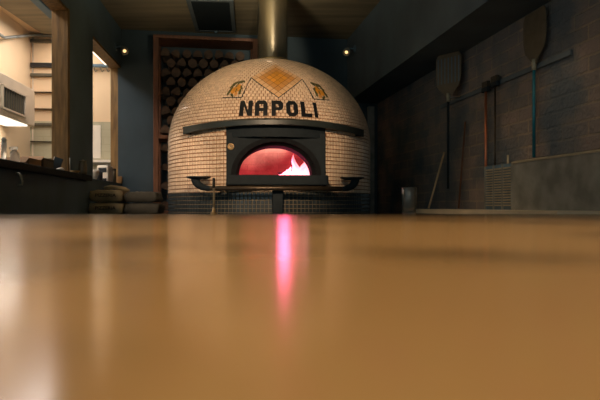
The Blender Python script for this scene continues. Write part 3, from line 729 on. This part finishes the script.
t_ = kthing('storage_box', 'dark closed box on the service counter beside the cardboard box', 'box', 1.31, 3.75, CT)
mb = MB(); mb.box(-0.05, 0.05, -0.09, 0.10, 0, 0.062, 0.004); mb.build('box_body', M['dark_card'], t_)
mb = MB(); mb.box(-0.054, 0.054, -0.094, 0.104, 0.062, 0.075, 0.003); mb.build('box_lid', M['dark_card'], t_)
t_ = kthing('tablet_stand', 'black tablet with a pale edge leaning at the wooden jamb', 'tablet', 1.30, 3.98, CT)
mb = MB(); mb.box(-0.028, 0.028, -0.005, 0.005, 0, 0.105, 0.002); mb.xform(Matrix.Rotation(0.32, 4, 'Y')); tb_ = mb.build('screen_case', M['letter'], t_)
mb = MB(); mb.box(-0.0315, -0.027, -0.005, 0.004, 0.002, 0.103); mb.xform(Matrix.Rotation(0.32, 4, 'Y')); mb.build('case_edge', M['white'], tb_)
mb = MB(); mb.box(-0.03, 0.045, 0.0, 0.05, 0, 0.006); mb.build('stand_foot', M['black'], t_)
mb = MB(); mb.lathe([(0, 0), (0.018, 0), (0.026, 0.012), (0.020, 0.022), (0, 0.026)], 14)
o = mb.build('crumpled_napkin', M['paper']); o.location = kpt(1.215, 3.84, CT); tag(o, 'small crumpled white napkin at the foot of the tablet', 'napkin')
t_ = kthing('stoneware_jar', 'dim grey brown jar on the service counter before the dark wall', 'jar', 1.19, 4.27, CT)
mb = MB(); mb.lathe([(0, 0), (0.026, 0), (0.029, 0.01), (0.029, 0.075), (0.024, 0.085), (0.024, 0.092), (0, 0.092)], 24); mb.build('jar_body', M['jar'], t_)
mb = MB(); mb.lathe([(0, 0.092), (0.026, 0.092), (0.026, 0.102), (0.006, 0.104), (0.006, 0.112), (0, 0.113)], 24); mb.build('jar_lid', M['jar'], t_)
mb = MB(); mb.lathe([(0, 0), (0.018, 0), (0.034, 0.022), (0.031, 0.022), (0.016, 0.004), (0, 0.004)], 24)
o = mb.build('small_bowl', M['bowl']); o.location = kpt(1.195, 4.10, CT); tag(o, 'small ochre bowl on the service counter beside the jar', 'bowl')
t_ = kthing('skewer_holder', 'thin upright metal skewer on the service counter beside the ochre bowl', 'skewer', 1.20, 4.0, CT)
mb = MB(); mb.lathe([(0, 0), (0.012, 0), (0.012, 0.004), (0, 0.005)], 14); mb.build('foot', M['dark_steel'], t_)
mb = MB(); mb.tube([(0, 0, 0.004), (0, 0, 0.10)], 0.003, 8); mb.build('rod', M['dark_steel'], t_)
# curved handle on the counter front
mb = MB(); k = kpt(1.117, 2.92, ZC+0.13)
mb.tube([k+Vector((-0.02, 0, 0.03)), k+Vector((0.004, -0.02, 0.026)), k+Vector((0.018, -0.03, 0.008)), k+Vector((0.024, -0.03, -0.012)), k+Vector((0.014, -0.012, -0.026)), k+Vector((-0.012, 0.0, -0.028))], 0.0045, 10)
tag(mb.build('cabinet_handle', M['steel']), 'small curved metal handle glinting on the black service counter front', 'handle')

# second opening: utensil rail, sheet, wall shelf and clutter
rl = kthing('utensil_rail', 'dark utensil rail with small hooks high in the second kitchen opening', 'rail', 1.55, 6.13, ZC+1.435)
mb = MB(); mb.box(-0.14, 0.16, -0.012, 0.03, -0.014, 0.014, 0.003); mb.build('rail_bar', M['black'], rl)
for x in (-0.10, -0.035, 0.03, 0.09):
    mb = MB(); mb.tube([(x, -0.014, -0.01), (x, -0.016, -0.045), (x+0.014, -0.02, -0.065), (x+0.03, -0.02, -0.052)], 0.005, 8); mb.build('hook', M['grille'], rl)
st_ = kthing('strip_light', 'twin tube strip light seen through the top of the second opening', 'light', 1.455, 5.88, ZC+1.45)
for x in (-0.018, 0.022):
    mb = MB(); mb.tube([(x, -0.28, 0), (x, 0.26, 0)], 0.011); mb.build('tube', M['strip'], st_)
mb = MB(); mb.box(-0.04, 0.045, -0.30, 0.28, 0.012, 0.03); mb.build('tube_holder', M['black'], st_)
for y in (-0.2, 0.2):
    mb = MB(); mb.tube([(0, y, 0.03), (0, y, KCEIL-ZC-1.45)], 0.004, 8); mb.build('hanger', M['black'], st_)
for (c, y, z, r_s) in ((1.44, 6.17, 1.66, 0.05), (1.53, 6.17, 1.59, 0.045), (1.47, 6.17, 1.53, 0.03)):  # plain discs added for dark blotches on the wall
    mb = MB(); mb.lathe([(0, 0), (r_s, 0.004), (r_s*.9, 0.03), (0, 0.034)], 20); mb.xform(Matrix.Rotation(PI/2, 4, 'X'))
    o = mb.build('blotch_disc', M['grille']); o.matrix_world = Matrix.Translation(kpt(c, y+0.02, ZC+z)) @ Matrix.Rotation(YAW_L, 4, 'Z')
    tag(o, 'round dark disc on the kitchen wall above the utensil rail', 'wall disc', 'discs above the rail')
mb = MB(); kbox(mb, 1.535, 1.625, 6.165, 6.172, ZC+0.49, ZC+0.83)
o = mb.build('paper_sheet', M['paper']); tag(o, 'tall white paper sheet on the tiled wall in the second opening', 'paper')
ws = kthing('wall_shelf', 'narrow wall shelf crossing the second kitchen opening under the white sheet', 'shelf', 1.54, 6.12, ZC+0.455)
mb = MB(); mb.box(-0.17, 0.15, -0.05, 0.06, -0.012, 0.012, 0.002); mb.build('shelf_board', M['white'], ws)
mb = MB(); mb.box(-0.16, 0.14, -0.04, 0.06, -0.035, -0.012); mb.build('shelf_rail', M['grille'], ws)
# clutter on the sill of the second opening
PT = 1.155
t_ = kthing('white_appliance', 'bulky white kitchen machine at the foot of the second opening', 'appliance', 1.335, 5.52, PT)
mb = MB(); mb.box(-0.05, 0.05, -0.09, 0.10, 0, 0.15, 0.012); mb.build('machine_body', M['white'], t_)
mb = MB(); mb.box(-0.035, 0.035, -0.097, -0.088, 0.085, 0.125, 0.003); mb.build('machine_panel', M['letter'], t_)
mb = MB(); mb.box(-0.03, 0.035, -0.125, -0.09, 0.0, 0.03, 0.004); mb.build('drip_tray', M['letter'], t_)
t_ = kthing('mixing_bowl', 'white bowl at the near end of the sill in the second opening', 'bowl', 1.325, 5.05, PT)
mb = MB(); mb.lathe([(0, 0), (0.03, 0), (0.05, 0.045), (0.055, 0.085), (0.051, 0.085), (0.045, 0.045), (0.027, 0.006), (0, 0.006)], 28); mb.build('bowl_body', M['white'], t_)
t_ = kthing('black_pot', 'small black pot with a handle in front of the white machine', 'pot', 1.325, 5.24, PT)
mb = MB(); mb.lathe([(0, 0), (0.035, 0), (0.037, 0.006), (0.037, 0.075), (0.034, 0.075), (0.033, 0.008), (0, 0.008)], 24); mb.build('pot_body', M['letter'], t_)
mb = MB(); mb.tube([(-0.03, 0, 0.065), (-0.07, -0.01, 0.085), (-0.10, -0.015, 0.10)], 0.007, 8); mb.build('pot_handle', M['letter'], t_)
t_ = kthing('spice_tin', 'dark squat tin with a bronze lid under the wooden jamb', 'tin', 1.32, 5.78, PT)
mb = MB(); mb.lathe([(0, 0), (0.03, 0), (0.03, 0.12), (0.026, 0.125), (0, 0.125)], 20); mb.build('tin_body', M['dark_card'], t_)
mb = MB(); mb.lathe([(0, 0.125), (0.031, 0.125), (0.031, 0.138), (0, 0.14)], 20); mb.build('tin_lid', M['bronze'], t_)
mb = MB(); kbox(mb, 1.255, 1.30, 5.87, 5.92, 1.156, 1.225, 0.003)
tag(mb.build('tan_carton', M['card']), 'little tan carton on the sill of the second opening', 'carton')

# ------------------------------------------------------------------ flour sacks beside the oven
cb = thing('low_cabinet', 'dark low cabinet left of the oven carrying the flour sacks', 'cabinet')
cb.matrix_world = frame(-1.325, 4.62, 0, YAW_L)
SZ = ZC - 0.063
mb = MB(); mb.box(-0.26, 0.26, -0.17, 0.2, 0, SZ-0.02); mb.build('cabinet_body', M['black'], cb)
mb = MB(); mb.box(-0.265, 0.265, -0.175, 0.205, SZ-0.02, SZ, 0.003); mb.build('cabinet_top', M['dark_steel'], cb)
def sack(label, lx, z, wd, ht, m_, text, seed):
    t2 = thing('flour_sack', label, 'sack', group='flour sacks'); t2.matrix_world = frame(-1.325, 4.62, 0, YAW_L) @ Matrix.Translation((lx, 0, z))
    rnd = random.Random(seed); mb = MB(); nx, ny, nz = 14, 14, 6; dp = 0.17
    mb.box(-1, 1, -1, 1, -1, 1)
    bmesh.ops.subdivide_edges(mb.bm, edges=mb.bm.edges[:], cuts=9, use_grid_fill=True)
    for v in mb.bm.verts:
        x, y, zz = v.co
        k = 1 - 0.10*abs(x)**6 - 0.06*abs(y)**6 if True else 1
        ez = (1 - 0.16*x**6 - 0.10*y**6)
        wr = 0.012*math.sin(9*x+seed)*math.cos(7*y+2*seed) + 0.010*math.sin(17*x+3*zz+seed*2)
        nx_ = x*wd/2*(1-0.05*zz*zz); ny_ = y*dp*(1-0.07*zz*zz)
        v.co = (nx_ + wr*0.25*math.copysign(1, x)*abs(x), ny_ + wr*0.3, max(0.0, ht/2 + zz*ht/2*ez + (wr*0.28 if zz > 0 else 0)))
    for f in mb.bm.faces: f.smooth = True
    mb.build('sack_body', m_, t2)
    if text:
        cu = bpy.data.curves.new('ink', 'FONT'); cu.body = text; cu.size = 0.034; cu.align_x = 'CENTER'; cu.extrude = 0.0008; cu.offset = 0.0006
        tmp = bpy.data.objects.new('ink', cu); COL.objects.link(tmp); bpy.context.view_layer.update()
        me = bpy.data.meshes.new_from_object(tmp.evaluated_get(bpy.context.evaluated_depsgraph_get())); bpy.data.objects.remove(tmp)
        me.name = 'printed_lettering'; me.materials.clear(); me.materials.append(M['ink'])
        o = bpy.data.objects.new('printed_lettering', me); COL.objects.link(o); o.parent = t2
        o.matrix_local = Matrix.Translation((0.0, -0.176, ht*0.42)) @ Matrix.Rotation(PI/2, 4, 'X') @ Matrix.Diagonal((1.08, 1, 1, 1))
sack('beige printed flour sack at the bottom left of the pile', -0.13, SZ, 0.246, 0.088, M['sack'], 'PIZZERIA', 1)
sack('beige printed flour sack lying on another printed sack', -0.128, SZ+0.0935, 0.24, 0.090, M['sack'], 'PIZZERIA', 4)
sack('dark wrinkled sack at the bottom of the pile beside the oven', 0.13, SZ, 0.25, 0.085, M['sack_dark'], None, 7)
sack('dark wrinkled sack on top of the pile beside the oven', 0.125, SZ+0.0905, 0.235, 0.08, M['sack_dark'], None, 9)
mb = MB()
pts = [frame(-1.325, 4.62, 0, YAW_L) @ Vector(p) for p in ((-0.15, -0.11, SZ+0.196), (-0.10, -0.12, SZ+0.206), (-0.05, -0.11, SZ+0.20), (0.0, -0.12, SZ+0.19), (0.03, -0.10, SZ+0.178))]
mb.tube(pts, [0.012, 0.017, 0.014, 0.016, 0.008], 8)
tag(mb.build('rolled_sack', M['sack']), 'rolled empty sack lying on top of the flour sacks', 'sack')

# ------------------------------------------------------------------ small things on the long counter
t_ = thing('drinking_glass', 'clear drinking glass at the far edge of the long counter', 'glass', (0.463, 2.545, 0.90))
mb = MB(); mb.lathe([(0, 0), (0.026, 0), (0.028, 0.003), (0.0325, 0.112), (0.0315, 0.114), (0.0302, 0.112), (0.0262, 0.012), (0.018, 0.009), (0, 0.009)], 40); mb.build('glass_body', M['glass'], t_)
t_ = thing('number_stand', 'slim brass stand with a round foot on the counter before the oven', 'stand', (-0.366, 2.55, 0.90))
mb = MB(); mb.lathe([(0, 0), (0.0135, 0), (0.0135, 0.004), (0.009, 0.008), (0.007, 0.022), (0.004, 0.028), (0, 0.028)], 24); mb.build('foot', M['brass'], t_)
mb = MB(); mb.tube([(0, 0, 0.02), (0, 0, 0.115)], 0.0042, 12); mb.build('stem', M['pole'], t_)
mb = MB(); mb.lathe([(0, 0.11), (0.0055, 0.112), (0.0065, 0.12), (0.0065, 0.148), (0.005, 0.154), (0, 0.155)], 16); mb.build('grip', M['bronze'], t_)

# ------------------------------------------------------------------ right hand side: worktop, steel back panel, peels
rc = thing('side_worktop', 'pale side worktop along the brick wall beyond the long counter', 'worktop')
CZ = ZC - 0.022
mb = MB()
pl = [(0.84-0.1583*(2.62-4.4), 2.62), W(0.012, 2.62), W(0.012, 4.45), (0.84-0.1583*(4.45-4.4), 4.45)]
a = [mb.bm.verts.new((p[0], p[1], CZ)) for p in pl]; b = [mb.bm.verts.new((p[0], p[1], CZ-0.03)) for p in pl]
mb.bm.faces.new(a); mb.bm.faces.new(b[::-1])
for i in range(4): mb.bm.faces.new((a[i], b[i], b[(i+1) % 4], a[(i+1) % 4]))
mb.build('worktop_slab', M['quartz'], rc)
mb = MB()
pl = [(0.88-0.1583*(2.64-4.4), 2.66), W(0.02, 2.66), W(0.02, 4.40), (0.88-0.1583*(4.4-4.4), 4.40)]
a = [mb.bm.verts.new((p[0], p[1], CZ-0.03)) for p in pl]; b = [mb.bm.verts.new((p[0], p[1], 0)) for p in pl]
mb.bm.faces.new(a); mb.bm.faces.new(b[::-1])
for i in range(4): mb.bm.faces.new((a[i], b[i], b[(i+1) % 4], a[(i+1) % 4]))
mb.build('worktop_base', M['charcoal'], rc)
def wthing(name, label, cat, o, y, z, group=None):
    t_ = thing(name, label, cat, group=group); x_, y_ = W(o, y); t_.matrix_world = frame(x_, y_, z, YAW_R); return t_
CS = 1/math.cos(YAW_R)
sp = wthing('steel_panel', 'dull steel back panel with a louvred vent along the brick wall', 'panel', 0.055, 2.63, CZ)
yl0, yl1 = (3.42-2.63)*CS, (3.76-2.63)*CS
mb = MB(); mb.box(-0.008, 0.008, 0, yl0, 0, 0.268, 0.002); mb.build('panel_sheet', M['dark_steel'], sp)
mb = MB(); mb.box(-0.012, 0.010, 0, yl0, 0.262, 0.274, 0.002); mb.build('panel_rim', M['steel'], sp)
mb = MB(); mb.box(0.0, 0.008, yl0, yl1, 0.0, 0.268); lb = mb.build('vent_back', M['black'], sp)
mb = MB()
for i in range(15):
    for j in range(3):
        ya = yl0 + 0.012 + j*(yl1-yl0-0.02)/3; yb = ya + (yl1-yl0-0.02)/3 - 0.02
        mb.box(-0.012, 0.002, ya, yb, 0.022+i*0.0155, 0.022+i*0.0155+0.008)
mb.build('louvre_slats', M['steel'], lb)
mb = MB()
for j in range(4):
    ya = yl0 + j*(yl1-yl0-0.012)/3; mb.box(-0.010, 0.002, ya, ya+0.010, 0.0, 0.268)
mb.build('vent_frame', M['dark_steel'], lb)
# tool rail on the wall with peels
HZ = ZC + 0.757
tr = wthing('peel_rail', 'dark steel wall rail that holds the pizza peels', 'rail', 0.010, 2.95, HZ)
mb = MB(); mb.box(-0.006, 0.006, 0, 1.65, -0.014, 0.014, 0.002); mb.build('rail_bar', M['charcoal'], tr)
for y in (0.1, 0.85, 1.55):
    mb = MB(); mb.tube([(0.0, y, 0), (0.013, y, 0)], 0.008, 10); mb.build('rail_bracket', M['dark_steel'], tr)
mb = MB(); mb.tube([(-0.006, 1.286, 0.006), (-0.080, 1.286, 0.006), (-0.083, 1.286, 0.02)], 0.004, 8); mb.build('hook', M['dark_steel'], tr)
def peel(label, y, off, turn, wd, ht, handle, hz0, holes):
    t_ = wthing('pizza_peel', label, 'pizza peel', off, y, HZ+0.006); t_.matrix_world = t_.matrix_world @ Matrix.Rotation(turn, 4, 'Z')
    mb = MB(); prof = [(-0.016, 0.0), (0.016, 0.0), (0.035, 0.025), (wd/2*0.86, 0.08), (wd/2, 0.14), (wd/2, ht-0.03), (wd/2-0.02, ht), (-wd/2+0.02, ht), (-wd/2, ht-0.03), (-wd/2, 0.14), (-wd/2*0.86, 0.08), (-0.035, 0.025)]
    mb.prism(prof, -0.0015, 0.0015); mb.xform(Matrix.Rotation(-PI/2, 4, 'Z')); bl = mb.build('blade', M['peel'], t_)
    if holes:
        mb = MB(); n_ = 7
        for i in range(n_):
            x_ = -wd/2 + wd*(i+0.7)/(n_+0.4); mb.box(-0.0022, 0.0022, x_-0.0045, x_+0.0045, 0.10, ht-0.03)
        mb.build('slots', M['black'], bl)
    mb = MB(); mb.tube([(-0.004, 0, 0.03), (-0.004, 0, hz0-HZ)], 0.0085, 12); mb.build('handle', M[handle], t_)
    mb = MB(); mb.lathe([(0, -0.03), (0.012, -0.03), (0.013, 0.0), (0.010, 0.03), (0, 0.032)], 14, (-0.004, 0, 0.0)); mb.build('ferrule', M['steel'], t_)
peel('pizza peel with a teal handle hanging on the brick wall at right', 3.24, 0.0325, 0.0, 0.23, 0.29, 'teal', 1.192, False)
peel('slotted pizza peel with a dark handle hanging farther along the wall', 4.22, 0.10, 0.5, 0.22, 0.31, 'black_metal', 1.05, True)
def brush(label, y, handle, r, z0, z1):
    t_ = wthing('oven_brush', label, 'oven brush', 0.0335, y, z0)
    mb = MB(); mb.tube([(0, 0, 0), (0, 0, z1-z0)], r, 10); mb.build('handle', M[handle], t_)
    mb = MB(); mb.box(-0.012, 0.012, -0.04, 0.04, z1-z0-0.005, z1-z0+0.025, 0.003); hd_ = mb.build('brush_block', M['black_metal'], t_)
    mb = MB(); mb.box(-0.010, 0.010, -0.037, 0.037, z1-z0+0.025, z1-z0+0.06); mb.build('bristles', M['bristle'], hd_)
brush('long brush with a copper coloured handle behind the louvred vent', 3.80, 'copper', 0.0085, CZ+0.005, HZ-0.03)
brush('long brush with a bronze handle beside the copper one', 3.68, 'bronze', 0.006, CZ+0.005, HZ-0.02)
mb = MB(); x_, y_ = W(0.03, 3.53); mb.tube([(x_, y_, CZ+0.001), (x_, y_, ZC+0.30)], 0.006, 10); tag(mb.build('short_rod', M['steel']), 'short steel rod standing behind the right end of the louvred vent', 'rod')
mb = MB(); mb.tube([(0.943, 4.40, CZ+0.005), (1.075, 4.47, ZC+0.40)], 0.007, 10)
tag(mb.build('leaning_pole', M['pole']), 'tan pole leaning steeply left of the others on the worktop', 'pole')
mb = MB(); mb.tube([(1.105, 4.18, CZ+0.005), (1.135, 4.12, ZC+0.58)], 0.0065, 10)
tag(mb.build('leaning_pole', M['rack_wood']), 'dark taller pole leaning against the brick wall beyond the vent', 'pole')

# ------------------------------------------------------------------ kitchen lamps and the added rack fill
for nm, c_, y_, z_, en, cl, sx_, sy_ in (('kitchen_ceiling_lamp', 1.78, 4.7, KCEIL-0.08, 28, (1.0, 0.90, 0.84), 0.25, 2.6), ('hood_lamp', 2.08, 4.4, ZC+0.715, 11, (1.0, 0.90, 0.80), 0.12, 2.0)):
    lo = lamp(nm, 'AREA', kpt(c_, y_, z_), en, cl, None, sx_, sy=sy_); lo.rotation_euler = (0, 0, YAW_L)
lamp('rack_spill_fill', 'SPOT', kpt(1.50, 5.05, ZC+1.42), 13, (1.0, 0.64, 0.36), (-1.22, 5.65, 1.25), 0.06, math.radians(38), 0.9)  # added fill for the rack, standing in for kitchen light spilling through
